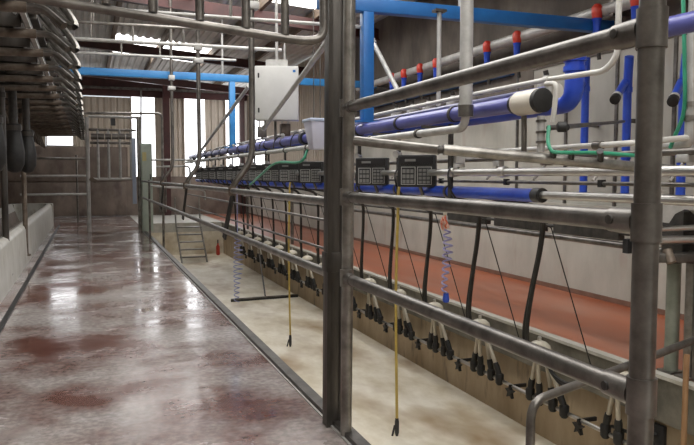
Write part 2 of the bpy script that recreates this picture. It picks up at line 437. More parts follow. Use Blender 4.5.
# ================================================================== OVERHEAD BAIL FRAMES (left)
def bail():
    r = thing('milking_bail', '', 'bail', (-.2, 0, 2.35), 'raised bails over the trough')
    MB().tube([(-3.0, 0, 2.30), (-.34, 0, 2.36)], .036, 10).build('cross_tube', 'rusty', r)
    MB().tube([(-3.0, .16, 2.52), (-.32, .16, 2.56)], .024, 8).build('upper_tube', 'galv_mid', r)
    p = MB().b2((-.80, -.03, 2.40), (-.44, -.005, 2.60)).build('mounting_plate', 'galv_dark', r, .006)
    for x in (-.78, -.48): MB().tube([(x, -.03, 2.5), (x, -.055, 2.5)], .016, 6).build('bolt', 'galv_light', p)
    MB().b2((-1.75, .02, 2.30), (-1.30, .05, 2.50)).build('mounting_plate', 'galv_mid', r, .006)
    loop = []
    for k in range(17):
        a = 2 * math.pi * k / 16
        u, v_ = .135 * math.cos(a), .030 * math.sin(a)
        u += .06 * (1 if math.cos(a) > 0 else -1)
        loop.append((-.20 + u * .72 - v_ * .8, .10 - u * .9, 2.44 - u * 1.0 - v_ * .6))
    MB().tube(loop, .025, 8, False).build('end_loop', 'galv', r)
    MB().tube(arc([(-.34, 0, 2.36), (-.24, 0, 2.36), (-.12, -.1, 2.24)], .06), .026, 8).build('end_bend', 'galv_mid', r)
    for x in (-1.15, -1.55):
        MB().tube([(x, .05, 2.32), (x + .10, -.05, 2.02), (x + .12, -.07, 2.0)], [.028, .026, .012], 8).build('drop_rod', 'rusty', r)
    MB().b2((-2.6, .05, 2.38), (-.5, .075, 2.43)).build('flat_bar', 'dark_iron', r)
    MB().tube(arc([(-2.2, .3, 2.47), (-1.25, .3, 2.47), (-1.12, .36, 2.40), (-.9, .36, 2.42)], .08), .02, 8).build('latch_rod', 'galv_light', r)
    MB().b2((-1.1, .40, 2.36), (-.86, .44, 2.50)).build('latch_block', 'galv_mid', r, .01)
    MB().tube([(-1.0, .30, 2.33), (-1.0, .30, 2.69)], .03, 8).build('hanger', 'dark_iron', r)
    return r
b0 = bail()
YB0 = [4.05 + UN * k for k in range(19)]
for k, y in enumerate(YB0):
    o = b0 if k == 0 else dup(b0, (-.2, y, 2.35))
    o.location = (-.2, y, 2.35); WLOC[o.name] = V(o.location)
    o['label'] = 'rusty raised bail with looped end over the trough, %s from the raised gate' % ordinal(k)
tb = thing('bail_support_rail', 'long steel angle carrying the looped ends of the bail frames', 'rail', (-.36, 10, 2.6))
MB().b2((-.43, 3.2, 2.44), (-.40, 20.9, 2.52)).build('rail', 'dark_iron', tb)
MB().b2((-.42, 3.2, 2.425), (-.385, 20.9, 2.44)).build('flange', 'galv_light', tb)
tb = thing('bail_support_beam', 'rusty overhead beam running over the trough behind the bail frames', 'beam', (-1.7, 10, 2.6))
MB().b2((-1.76, 3.2, 2.58), (-1.64, 20.9, 2.70)).build('beam', 'rusty', tb)
tb = thing('overhead_feed_tray', 'dark ribbed metal feed tray above the bail frames', 'tray', (-1.8, 10, 2.8))
MB().b2((-3.1, 3.2, 2.74), (-.40, 20.9, 2.76)).build('tray', 'dark_iron', tb)
for y in [3.4 + UN * k for k in range(20)]:
    MB().b2((-3.1, y, 2.70), (-.40, y + .05, 2.742)).build('rib', 'galv_mid', tb)

# feed chutes and posts by the trough
for k, (px, Y, s) in enumerate(((14, 9.6, 1.0), (27, 10.9, 1.0), (-6, 8.3, 1.0))):
    c = onY(px, 148, Y)
    r = thing('feed_chute', ['black bulging rubber feed chute beside the rusty post over the trough', 'smaller black rubber feed chute hanging deeper along the trough', 'black rubber feed chute just beside the dark steel trough post'][k], 'feed chute', (c.x, c.y, 1.35))
    z = 1.33
    MB().lathe((c.x, c.y, z), (0, 0, 1), [(0, .03), (.02, .075), (.10, .115), (.25, .125), (.40, .105), (.52, .085), (.60, .09)], 14).build('sleeve', 'black_rubber', r)
    MB().lathe((c.x, c.y, z + .52), (0, 0, 1), [(0, .10), (.06, .10)], 14).build('collar', 'galv_dark', r)
    MB().tube([(c.x, c.y, z + .55), (c.x, c.y, 2.74)], .05, 10).build('drop_pipe', 'dark_iron', r)
for k, (px, Y, lab, m) in enumerate(((3, 9.1, 'dark steel post standing in the trough before the black chutes', 'galv_dark'), (23, 11.3, 'slim rusty yellowish post standing in the trough behind a black chute', 'rusty'))):
    c = onY(px, 150, Y)
    r = thing('trough_post', lab, 'post', (c.x, c.y, .12))
    MB().tube([(c.x, c.y, .12), (c.x, c.y, 2.32)], .038 if k == 0 else .034, 10).build('tube', m, r)
    MB().b2((c.x - .06, c.y - .06, .11), (c.x + .06, c.y + .06, .13)).build('base_plate', m, r)
    MB().tube([(c.x, c.y, 2.2), (c.x, c.y, 2.26)], .05, 10).build('clamp', 'dark_iron', r)

# ================================================================== FAR END GATE, FENCE, CABINET
YG = 17.0
g = thing('end_gate', 'tall galvanised gate with four upright bars by the end wall', 'gate', (.5, YG, 0))
def P(x, y, Y=YG):
    return onY(x, y, Y)
def hpipe(mb, x0, x1, y, Y=YG, r=.03):
    a, b = P(x0, y, Y), P(x1, y, Y); a.z = b.z = (a.z + b.z) / 2; return mb.tube([a, b], r, 10)
for x, m, wd in ((87.5, 'galv_light', .045), (139, 'galv', .05)):
    a = P(x, 150); MB().tube([(a.x, YG, 0), (a.x, YG, P(x, 117).z)], wd, 12).build('post', m, g)
hpipe(MB(), 88, 140, 117).build('top_rail', 'galv_light', g); hpipe(MB(), 88, 136, 130).build('rail', 'galv_mid', g)
for k in range(6):
    hpipe(MB(), 91 + 7 * k, 97 + 7 * k, 136.5, r=.07).build('roller', 'galv_mid', g)
hpipe(MB(), 90, 134, 143).build('rail', 'galv_mid', g); hpipe(MB(), 90, 134, 179).build('bottom_rail', 'galv_light', g)
for x in (98, 108.5, 120, 131):
    a = P(x, 150); MB().tube([(a.x, YG, P(x, 179).z), (a.x, YG, P(x, 129).z)], .030, 10).build('bar', 'galv_light', g)
a = P(113, 122); MB().box(a, (.10, .10, .16)).build('latch', 'black_plastic', g)
a = P(93, 180); MB().box(a, (.16, .08, .09), 0, 0, .5).build('hook', 'rusty', g)
a = P(134, 165); MB().b2((a.x - .045, YG - .06, a.z - .9), (a.x + .045, YG - .02, a.z + .62)).build('guard_pad', 'pad_blue', g, .01)
# pipe loop running over the gate
r = thing('overhead_gate_pipe', 'bent galvanised pipe looping above the end gate', 'pipe', (1.0, YG + .3, 2.8))
Yq = YG + .3
q = P(162, 150, Yq)
MB().tube(arc([P(84, 113, Yq), P(162, 113.5, Yq), (q.x, Yq, ZP)], .12), .03, 10).build('pipe', 'galv', r)
MB().tube([P(141, 90, Yq), P(141, 150, Yq)], .02, 8).build('drop', 'galv_mid', r)
fn = thing('end_fence', 'three-rail pipe fence before the brown end wall', 'fence', (-.9, 20.2, 0))
for y, m in ((158.5, 'galv'), (176, 'galv_light'), (194.5, 'galv_light')):
    a, b = onY(20, y, 20.2), onY(88, y, 20.2); a.z = b.z = (a.z + b.z) / 2
    MB().tube([a, b], .032, 10).build('rail', m, fn)
for x in (24, 77):
    a = onY(x, 180, 20.2); MB().tube([(a.x, 20.23, 0), (a.x, 20.23, onY(x, 155, 20.2).z)], .025, 10).build('post', 'galv_mid', fn)
# pale green control cabinet
c = P(148, 230, 16.75)
r = thing('control_cabinet', 'narrow pale green control cabinet at the end of the pit railing', 'cabinet', (c.x, 16.75, 0))
MB().b2((c.x - .12, 16.7, 0), (c.x + .12, 16.95, 2.02)).build('body', 'green_cabinet', r, .012)
MB().b2((c.x - .10, 16.69, .7), (c.x + .10, 16.70, 1.9)).build('door', 'green_cabinet', r)
MB().b2((c.x - .10, 16.68, 1.62), (c.x - .01, 16.689, 1.82)).build('warning_label', 'warn_yellow', r)
MB().tube([(c.x + .07, 16.66, 1.2), (c.x + .07, 16.66, 1.32)], .012, 8).build('handle', 'black_plastic', r)

# ================================================================== NEAR RAILING
XR0 = 1.14
YA, YC = 1.203, 3.10
nr = thing('pipe_railing', 'heavy galvanised pipe railing with three rails on the platform edge', 'railing', (XR0, YC, 0))
po = MB().tube([(XR0, YA, 0), (XR0, YA, 2.7)], .0275, 20).build('post', 'galv_mid', nr)
po2 = MB().tube([onZ(346, 436), onX(349, 100, XR0), onX(350, -110, XR0)], .028, 16).build('post', 'galv', nr)
for z in (1.613, 1.197, .812):
    rl = MB().tube([(XR0, YA, z), (XR0, YC, z)], .0245, 18).build('rail', 'galv_mid', nr)
    MB().tube([(XR0, YA + .02, z), (XR0, YA + .105, z)], [.0305, .0285], 18).build('tee_socket', 'galv_mid', rl)
    MB().tube([(XR0, YC - .09, z), (XR0, YC - .02, z)], .028, 16).build('tee_socket', 'galv_mid', rl)
    bt = MB().lathe((XR0 - .027, YA + .082, z + .002), (-1, 0, 0), [(0, .011), (.006, .011), (.007, .005)], 10).build('set_screw', 'dark_iron', rl)
    MB().tube([(XR0, YA, z - .042), (XR0, YA, z + .042)], .0325, 22).build('tee_collar', 'galv_mid', po)
    MB().tube([(XR0, YC, z - .04), (XR0, YC, z + .04)], .030, 16).build('tee_collar', 'galv', po2)

# ================================================================== LONG RAILING with dark post, hangers and flaps
YS, YZ = 3.40, 16.6
XS = 1.16
lr = thing('long_pit_railing', 'long galvanised two-rail railing running down the pit edge from a dark square post', 'railing', (XS, YS, 0))
q0, q1 = onZ(332, 424), onX(336, -120, XS); q0.z = 0
MB().prism([q0 + V((x * .042, y * .036, 0)) for x, y in ((-1, -1), (1, -1), (1, 1), (-1, 1))], q1 - q0).build('square_post', 'galv_dark', lr, .004)
for x in (-.035, .035): MB().prism([q0 + V((x + a * .010, -.036 + b * .008, 0)) for a, b in ((-1, -1), (1, -1), (1, 1), (-1, 1))], q1 - q0).build('post_flange', 'galv_dark', lr)
qs = q0 + (q1 - q0) * (.86 / (q1.z - q0.z)); MB().box(qs, (.096, .086, .10)).build('post_sleeve', 'galv_dark', lr, .003)
for z in (.795, 1.165):
    MB().tube([(XS - .01, YS, z), (XS - .01, YZ, z)], .0235, 14).build('rail', 'galv', lr)
for z, ye in ((1.055, 9.2), (.90, 9.2)):
    MB().tube([(XS + .04, YS, z), (XS + .04, ye, z)], .008, 8).build('thin_rod', 'galv_mid', lr)
MB().tube([(XS - .01, 14.6, 0), (XS - .01, 14.6, 1.2)], .022, 10).build('support', 'galv_mid', lr)
HY = [5.95, 9.0, 11.97]
for k, y in enumerate(HY):
    lab = ['bent hanging pole over the pit railing next to the dark square post', 'second bent hanging pole along the pit railing, carrying crossed pipes', 'bent hanging pole along the pit railing beside the cabinet', 'last bent hanging pole along the pit railing before the cabinet'][k]
    r = thing('hanging_pole', lab, 'pole', (XS, y, 1.165), 'bent poles along the pit railing')
    zt = roofz(1.33) - .15
    MB().tube(arc([(XS, y + .02, 1.19), (XS + .02, y, 1.24), (XS + .16, y - .0, 1.42), (XS + .17, y, 1.6), (XS + .17, y, zt)], .12), .026, 12).build('pole', 'galv_mid', r)
    cl = MB().b2((XS + .12, y - .05, 2.86), (XS + .22, y + .05, 2.94)).build('clamp', 'galv_light', r, .006)
    MB().b2((XS + .11, y - .055, 2.70), (XS + .23, y + .055, 2.76)).build('clamp', 'galv_light', r, .006)
    MB().prism([(XS + .012, y + .00, 1.20), (XS + .012, y + .12, 1.20), (XS + .012, y + .62, .72), (XS + .012, y + .50, .70)], (.016, 0, 0)).build('rubber_flap', 'black_rubber', r)
    MB().tube([(XS - .01, y, 1.165 - .04), (XS - .01, y, 1.165 + .04)], .032, 10).build('socket', 'rusty', r)
    # cross pipes above the platform
    q = thing('overhead_cross_frame', ['thin cross pipes over the wet platform at the pole next to the dark post', 'pair of grey cross pipes with struts over the platform at the second pole', 'pair of grey cross pipes over the platform at the third pole', 'cross pipes over the platform at the last pole'][k], 'pipe frame', (.5, y, 2.9), 'cross pipe frames over the platform')
    z1 = [2.60, 2.90, 3.22, 3.45][k]
    MB().tube([(-.3, y - .03, z1), (2.4, y - .03, z1 + .02)], .024 if k else .016, 10).build('lower_pipe', 'galv_light', q)
    MB().tube([(-.3, y - .03, z1 + .20), (1.4, y - .03, z1 + .22)], .018, 10).build('upper_pipe', 'galv', q)
    for x in (-.2, .55, 1.15):
        MB().tube([(x, y - .03, z1), (x, y - .03, z1 + .21)], .014, 8).build('strut', 'galv', q)
    MB().tube([(.1, y - .03, z1 + .2), (.1, y - .03, roofz(.1) - .1)], .014, 8).build('hanger', 'galv_mid', q)

# slanting grey struts
def strut(name, lab, p0, p1, r=.025, m='galv_mid'):
    o = thing(name, lab, 'strut', p1)
    MB().tube([p0, p1], r, 10).build('tube', m, o)
    d = (V(p1) - V(p0)).normalized()
    MB().lathe(V(p1) - d * .06, d, [(0, r * 1.35), (.08, r * 1.35)], 10).build('end_clamp', 'galv_light', o)
    MB().lathe(V(p0) - d * .02, d, [(0, r * 1.35), (.08, r * 1.35)], 10).build('end_clamp', 'galv_light', o)
strut('diagonal_strut', 'grey diagonal strut crossing in front of the white electrical box', onX(336, 30, 1.9), onX(264, 128, 2.2), .026, 'galv_light')
strut('diagonal_strut', 'grey diagonal strut beside the pale blue frame column', onX(249, 86, 2.2), onX(200, 152, 2.3), .028, 'galv_light')
strut('diagonal_strut', 'grey diagonal strut next to the deep blue column', onX(372, 40, 2.5), onX(400, 95, 2.5), .022, 'galv_light')

# ================================================================== RAISED ENTRY GATE
YGt = 3.05
eg = thing('entry_gate', 'raised galvanised tube gate with rounded corner above the platform', 'gate', (.3, YGt, 1.93))
pth = arc([(-1.25, YGt, 2.085), onY(300, 41, YGt), onY(324, 39.5, YGt), onY(323, -60, YGt)], .075, 6)
MB().tube(pth, .0195, 14).build('frame_tube', 'galv_mid', eg)
for x in (12, 60, 107, 153, 200, 246, 285):
    a = onY(x, 20, YGt); zb = 2.012 - (a.x + .143) * .096
    MB().tube([(a.x, YGt, zb), (a.x, YGt, 2.62)], .0185, 12).build('bar', 'galv_mid', eg)
MB().tube([(-1.25, YGt, 2.62), (1.01, YGt, 2.62)], .0195, 14).build('top_tube', 'galv_mid', eg)
MB().tube([(-1.25, YGt, 2.08), (-1.25, YGt, 2.63)], .0195, 14).build('end_tube', 'galv_mid', eg)
for x in (.2, .85): MB().tube([(x, YGt, 2.62), (x, YGt, roofz(x) - .02)], .008, 6).build('lifting_chain', 'dark_iron', eg)

# ================================================================== BLUE PORTAL FRAMES
for k, (Y, z, zc, m, lab) in enumerate(((5.88, 2.80, 1.95, 'blue_beam', 'deep blue steel frame with square column over the pit'), (12.12, 2.96, 1.95, 'far_blue', 'pale blue steel frame deeper in the parlour'))):
    r = thing('blue_portal_frame', lab, 'steel frame', (2.36, Y, zc))
    MB().b2((XL if k else 1.9, Y - .05, z - .06), (XW + .05, Y + .05, z + .06)).build('beam', m, r, .006)
    MB().b2((2.36 - .05, Y - .05, 1.785), (2.36 + .05, Y + .05, z - .06)).build('column', m, r, .006)
    MB().b2((2.22, Y - .05, 1.77), (2.52, Y + .05, 1.785)).build('foot_plate', m, r)
    for x in (2.2, 3.3):
        MB().tube([(x, Y, z + .06), (x, Y, roofz(x) - .15)], .02, 10).build('hanger', 'galv_light', r)

# vertical poles hanging to the central rack
def hangpole(name, lab, x, y, z0, z1, r, m):
    o = thing(name, lab, 'pole', (x, y, z0))
    MB().tube([(x, y, z0), (x, y, z1)], r, 14).build('tube', m, o)
    MB().tube([(x, y, z0 + .02), (x, y, z0 + .07)], r * 1.4, 12).build('clamp', 'galv_mid', o)
    MB().b2((x - .05, y - .04, z1 - .02), (x + .05, y + .04, z1)).build('top_plate', 'galv_mid', o)
hangpole('support_pole', 'thin grey pole hanging under the deep blue beam behind the pipes', 2.75, 5.25, 1.8, 2.66, .019, 'galv_light')

# ================================================================== CENTRAL PIPE RACK over the pit
UN = .89
def rings(pipe, x, z, r, ys, m='dark_iron'):
    for y in ys: MB().tube([(x, y - .015, z), (x, y + .015, z)], r + .008, 14).build('pipe_clamp', m, pipe)
vp = thing('vacuum_pipe', 'blue vacuum pipe with a cream end cap above the consoles', 'pipe', (2.35, 10, 1.71))
MB().tube([(2.35, 3.50, 1.71), (2.35, 17.4, 1.735)], .048, 18).build('pipe', 'blue_pvc', vp)
MB().lathe((2.35, 3.29, 1.71), (0, 1, 0), [(0, .066), (.02, .07), (.19, .07), (.21, .062)], 22).build('end_cap', 'cream', vp)
MB().lathe((2.35, 3.255, 1.71), (0, 1, 0), [(0, .05), (.005, .067), (.04, .067)], 22).build('end_plug', 'black_rubber', vp)
MB().lathe((2.35, 3.50, 1.71), (0, 1, 0), [(0, .058), (.03, .058)], 18).build('union', 'black_plastic', vp)
rings(vp, 2.35, 1.712, .048, [4.25 + UN * k for k in range(15)])
MB().tube([(2.35, 7.72, 1.72), (2.35, 7.80, 1.72)], .075, 16).build('flange', 'black_plastic', vp)
bp2 = thing('upper_blue_pipe', 'pale topped blue pipe running above the capped vacuum pipe', 'pipe', (2.62, 10, 1.86))
MB().tube([(2.62, 3.55, 1.80), (2.62, 17.0, 1.80)], .040, 16).build('pipe', 'blue_pvc', bp2)
rings(bp2, 2.62, 1.80, .040, [4.6 + UN * 2 * k for k in range(7)], 'galv_mid')
MB().lathe((2.62, 3.50, 1.80), (0, 1, 0), [(0, .046), (.08, .046)], 16).build('end_cap', 'white_pipe', bp2)
bp3 = thing('elbow_blue_pipe', 'fat blue pipe with a big elbow rising behind the top rail', 'pipe', (2.8, 3.6, 1.74))
v0 = onX(574, 100, 2.8)
MB().tube(arc([(2.8, 14.0, 1.74), (2.8, v0.y, 1.74), (2.8, v0.y, 1.99)], .16, 7), .058, 18).build('pipe', 'blue_bright', bp3)
for z in (1.93, 1.99): MB().tube([(2.8, v0.y, z), (2.8, v0.y, z + .03)], .068, 18).build('socket_ring', 'blue_bright', bp3)
sp = thing('air_pipe', 'steel pipe with an elbow turning up into a thick grey riser', 'pipe', (2.2, 3.84, 1.59))
MB().tube(arc([(2.2, 17.2, 1.60), (2.2, 3.84, 1.59), (2.2, 3.84, 1.9)], .09, 6), .026, 14).build('pipe', 'galv_light', sp)
MB().tube([(2.2, 3.84, 1.70), (2.2, 3.84, 3.9)], .041, 16).build('riser', 'galv_light', sp)
MB().tube([(2.2, 3.84, 1.66), (2.2, 3.84, 1.73)], .048, 16).build('riser_collar', 'galv_mid', sp)
rings(sp, 2.2, 1.592, .026, [4.5 + UN * k for k in range(14)], 'dark_iron')
sl = thing('console_pipe', 'bright stainless pipe carrying the row of consoles', 'pipe', (2.40, 9, 1.318))
MB().tube([(2.40, -3.9, 1.318), (2.40, 17.2, 1.318)], .024, 14).build('pipe', 'stainless', sl)
for y in (3.72, 4.35): MB().tube([(2.40, y - .03, 1.318), (2.40, y + .03, 1.318)], .034, 14).build('union', 'stainless', sl)
bl = thing('blue_milk_line', 'fat blue milk line under the consoles with a steel end piece', 'pipe', (2.45, 9, 1.18))
MB().tube([(2.45, 3.46, 1.18), (2.45, 17.0, 1.18)], .040, 18).build('pipe', 'blue_bright', bl)
MB().tube([(2.45, -3.9, 1.21), (2.45, 3.40, 1.185)], .023, 14).build('steel_end', 'stainless', bl)
MB().tube([(2.45, 3.39, 1.183), (2.45, 3.46, 1.183)], .043, 16).build('union', 'black_plastic', bl)
rings(bl, 2.45, 1.18, .040, [4.5 + UN * k for k in range(14)], 'galv_mid')
tp = thing('thin_return_pipe', 'thin steel pipe between the console pipe and the blue milk line', 'pipe', (2.52, 9, 1.25))
MB().tube([(2.55, -3.9, 1.255), (2.55, 17, 1.255)], .011, 10).build('pipe', 'galv_mid', tp)
for y in (3.0, 3.9, 4.8): MB().b2((2.535, y, 1.235), (2.565, y + .03, 1.275)).build('clip', 'black_plastic', tp)
wp = thing('white_wash_pipe', 'white pipe along the back of the pit rack behind the heavy post', 'pipe', (3.0, 4, 1.485))
MB().tube(arc([(3.0, 4.72, 1.484), (3.0, 3.3, 1.486), (3.33, onX(690, 150, 3.35).y, 1.52)], .12), .019, 12).build('pipe', 'white_pipe', wp)
MB().tube([(3.0, 3.62, 1.486), (3.0, 3.55, 1.486)], .028, 12).build('union', 'galv_mid', wp)
# diagonal heavy pipe from the slim post
p1, pm, p2 = onX(353, 140.5, 1.165), onD(439, 150, 3.05), onD(712, 173.6, 3.2)
cp_ = thing('sloping_gate_pipe', 'dull thick pipe sloping from the slim railing post across the pit end', 'pipe', tuple(pm))
MB().tube([p1, pm], .0215, 14).build('pipe', 'galv', cp_)
MB().tube([onD(443, 149.5, 3.05), p2], .0235, 14).build('pipe', 'galv', cp_)
MB().tube([(p2.x, p2.y, ZP), (p2.x, p2.y, p2.z + .05)], .028, 12).build('end_post', 'galv_mid', cp_)
MB().tube([onD(437, 149.7, 3.05), onD(447, 150, 3.05)], .016, 10).build('coupling', 'dark_iron', cp_)
# steel cage pipes at the far end of the rack
fr = thing('rack_end_loop', 'bent pale pipes closing the far end of the pipe rack', 'pipe', (1.9, 16.5, 1.4))
for k, (a, b, c) in enumerate((((152, 160), (196, 160), (197, 178)), ((156, 167), (190, 166), (190, 186)), ((150, 186), (205, 190), (205, 200)))):
    MB().tube(arc([onY(*a, 16.4), onY(*b, 16.4), onY(*c, 16.4)], .12), .024, 10).build('bent_pipe', 'galv_light', fr)
    MB().tube([onY(a[0] + 10, a[1], 16.4), onY(a[0] + 10, 212, 16.4)], .018, 8).build('upright', 'galv', fr)

# ---- dark strap hangers tying the rack pipes together
hz0 = thing('rack_hanger', '', 'bracket', (2.42, 0, 1.2), 'strap hangers of the pipe rack')
MB().b2((2.405, -.022, 1.13), (2.425, .022, 1.66)).build('strap', 'dark_iron', hz0)
MB().b2((2.19, -.018, 1.625), (2.425, .018, 1.645)).build('arm', 'dark_iron', hz0)
MB().tube(spline([(2.40, -.03, 1.36), (2.33, -.12, 1.30), (2.34, -.14, 1.20), (2.42, -.08, 1.13)], 5), .007, 6).build('cable', 'black_rubber', hz0)
MB().lathe((2.42, -.02, 1.47), (-1, -.6, 0), [(0, .02), (.04, .02), (.045, .03), (.07, .03)], 10).build('regulator', 'galv_light', hz0)
MB().b2((2.43, -.06, 1.38), (2.50, .05, 1.46)).build('junction', 'white_pipe', hz0, .006)
for k in range(14):
    y = 4.42 + UN * k
    o = hz0 if k == 0 else dup(hz0, (2.42, y, 1.2))
    o.location = (2.42, y, 1.2)
    o['label'] = 'dark strap hanger with cable loop, %s from the thick grey riser' % ordinal(k)
bk = thing('rear_rack_pipe', 'dull steel pipe along the back of the rack above the console pipe', 'pipe', (2.72, 9, 1.42))
MB().tube([(2.72, -3.9, 1.41), (2.72, 16.5, 1.42)], .018, 10).build('pipe', 'galv_mid', bk)
for q in range(8):
    y = 2.6 + .55 * q
    MB().b2((2.70, y, 1.36), (2.75, y + .07, 1.40)).build('saddle', ['galv_light', 'white_pipe', 'rusty'][q % 3], bk, .004)
    MB().tube([(2.72, y + .03, 1.37), (2.62, y + .02, 1.27)], .008, 6).build('branch', 'galv_mid', bk)

# ---- control consoles
def console():
    r = thing('control_console', '', 'console', (2.34, 0, 1.33), 'control consoles in a row over the pit')
    rz = .62   # the face looks back along the pit and to the platform
    m = Matrix.Rotation(-rz, 3, 'Z')
    def bx(lo, hi):
        mb = MB(); mb.b2(lo, hi); mb.v = [Vector((2.34, 0, 1.33)) + m @ Vector((v.x * 1.16, v.y, v.z * 1.05)) for v in mb.v]; return mb
    b = bx((-.125, -.045, -.115), (.125, .035, .115)).build('housing', 'black_plastic', r, .012)
    bx((-.110, -.052, .050), (.110, -.045, .100)).build('display_panel', 'lcd', b)
    bx((-.075, -.054, .068), (-.005, -.052, .086)).build('readout', 'key_grey', b)
    for s in (-1, 1):
        x0 = -.10 if s < 0 else .006
        p = bx((x0, -.050, -.098), (x0 + .094, -.0455, .030)).build('keypad', 'key_label', b)
        bx((x0 + .004, -.052, -.094), (x0 + .090, -.0500, .026)).build('keypad_face', 'black_plastic', b)
        for i in range(3):
            for j in range(4 if s > 0 else 3):
                nz = 4 if s > 0 else 3
                hz = .112 / nz; zz = -.089 + j * hz
                k = bx((x0 + .010 + i * .026, -.056, zz), (x0 + .030 + i * .026, -.052, zz + hz * .72)).build('key', 'key_grey', b)
    MB().tube([(2.36, 0, 1.22), (2.40, .03, 1.15)], .014, 8).build('cable_gland', 'galv_mid', r)
    MB().b2((2.36, -.02, 1.29), (2.42, .04, 1.345)).build('mount', 'galv_mid', r)
    return r
c0 = console()
for k in range(13):
    y = 4.80 + UN * k
    o = c0 if k == 0 else dup(c0, (2.34, y, 1.33))
    o.location = (2.34, y, 1.33); WLOC[o.name] = V(o.location)
    o['label'] = ('black control console with two keypads, %s in the row from the cream pipe cap' % ordinal(k))

# ---- pulsators on the blue vacuum pipe
def puls():
    r = thing('pulsator', 'small steel pulsator valve sitting on the blue vacuum pipe', 'pulsator', (2.35, 0, 1.76), 'pulsators along the blue vacuum pipe')
    MB().lathe((2.35, 0, 1.755), (0, 0, 1), [(0, .022), (.03, .022), (.035, .03), (.06, .03), (.07, .012)], 10).build('body', 'galv_light', r)
    MB().tube(arc([(2.35, 0, 1.79), (2.28, -.02, 1.79), (2.22, -.04, 1.70), (2.22, -.04, 1.62)], .04), .007, 6).build('air_tube', 'black_rubber', r)
    return r
p0_ = puls()
for k in range(11):
    o = p0_ if k == 0 else dup(p0_, (2.35, 0, 1.76))
    o.location = (2.35, 7.95 + .80 * k, 1.765)
    o['label'] = 'small steel pulsator valve on the blue vacuum pipe, %s past its black flange' % ordinal(k)

# ---- washing rail with jetters and milking clusters on the far pit wall
XB, ZB = 3.36, -.50
wr = thing('wash_rail', 'bright stainless wash rail along the far pit wall', 'pipe', (XB, 9, ZB))
MB().tube([(XB, 3.3, ZB), (XB, 16.6, ZB)], .0165, 12).build('pipe', 'stainless', wr)
YCL = [3.80 + UN * k for k in range(15)]
for y in YCL:
    br = MB().b2((XB - .015, y - .575, ZB - .014), (XF + .03, y - .555, ZB + .014)).build('wall_bracket', 'black_plastic', wr)
    MB().prism([(XB - .04, y - .565 + (.062 if q % 2 == 0 else .024) * math.sin(q * math.pi / 5), ZB - .045 + (.062 if q % 2 == 0 else .024) * math.cos(q * math.pi / 5)) for q in range(10)], (.03, 0, 0)).build('star_knob', 'black_rubber', br)
def cluster():
    Y0 = 4.67                                   # measured on one cluster, then shifted to its own origin
    r = thing('milking_cluster', '', 'milking cluster', (3.27, Y0, 0), 'milking clusters parked on the wash rail')
    c = V((3.30, Y0 - .12, -.04))
    cl = MB().lathe(c + V((0, 0, -.055)), (0, 0, 1), [(0, .04), (.01, .075), (.035, .092), (.06, .085), (.085, .055), (.098, .018)], 16).build('claw_bowl', 'claw_white', r)
    MB().lathe(c + V((0, 0, -.085)), (0, 0, 1), [(0, .05), (.012, .074), (.035, .074)], 14).build('claw_ring', 'black_rubber', cl)
    MB().lathe(c + V((0, 0, .04)), (0, 0, 1), [(0, .016), (.03, .016), (.034, .006)], 8).build('claw_nipple', 'stainless', cl)
    MB().tube([c + V((-.05, -.02, -.03)), c + V((-.10, -.10, -.02))], .014, 8).build('claw_spout', 'black_rubber', cl)
    for i, (dx, dy) in enumerate(((.0, -.25), (.05, -.10), (.0, .06), (.05, .20))):
        top = c + V((dx * .6, dy * .35, -.07)); z1 = ZB + .05
        bot = V((XB - .02 + dx * .2, Y0 - .14 + dy, z1)); d = bot - top
        mid1 = top + d * .24; mid2 = top + d * .74
        cup = MB().tube([mid1, mid2], .017, 10).build('teat_cup', 'cup_cream', r)
        MB().tube([top, mid1 + d * .05], .012, 8).build('short_milk_tube', 'black_rubber', cup)
        MB().tube([mid2 - d * .03, mid2 + d * .05, bot], [.024, .028, .024], 10).build('mouthpiece', 'black_rubber', cup)
        MB().lathe(bot + V((0, 0, -.085)), (0, 0, 1), [(0, .022), (.02, .036), (.09, .038), (.10, .030)], 10).build('jetter', 'black_rubber', cup)
    for s in (0, 1):
        ds = V((.0, .035 * s, 0))
        p = spline([c + V((0, -.03, .02)), onX(531, 346, 3.24) + ds * 1.2, onX(528.5, 328, 3.22) + ds, onX(534, 290, 3.18) + ds * .5, onX(542, 250, 3.13) + ds * .4, onX(545, 222, 3.08) + ds * .5, V((2.96, 4.12, 1.07)) + ds, V((2.50, 4.0, 1.15)) + ds], 6)
        MB().tube(p, .0175 if s == 0 else .0155, 8).build('milk_tube', 'black_rubber', r)
    MB().tube([V((2.5, 4.05, 1.16)), onX(553, 228, 3.1), onX(593, 367, 3.34)], .005, 6).build('retract_cord', 'black_rubber', r)
    return r
m0 = cluster()
for k, y in enumerate(YCL):
    o = m0 if k == 0 else dup(m0, (3.27, y, 0))
    o.location = (3.27, y, 0)
    o['label'] = 'milking cluster with cream claw bowl, %s along the wash rail from the wooden pole' % ordinal(k)

for ch in list(m0.children):
    if ch.name.startswith(('milk_tube', 'retract_cord')): bpy.data.objects.remove(ch)
WLOC[m0.name] = V((3.27, YCL[0], 0))
for q in range(2):
    y = YCL[0]
    MB().tube(spline([(3.30, y - .10, -.03), (3.24, y + .10, -.10 - .03 * q), (3.25, y + .35, -.22 - .03 * q), (3.30, y + .62, -.20), (3.40, y + .75, -.12)], 6), .0145, 8).build('milk_tube', 'black_rubber', m0)

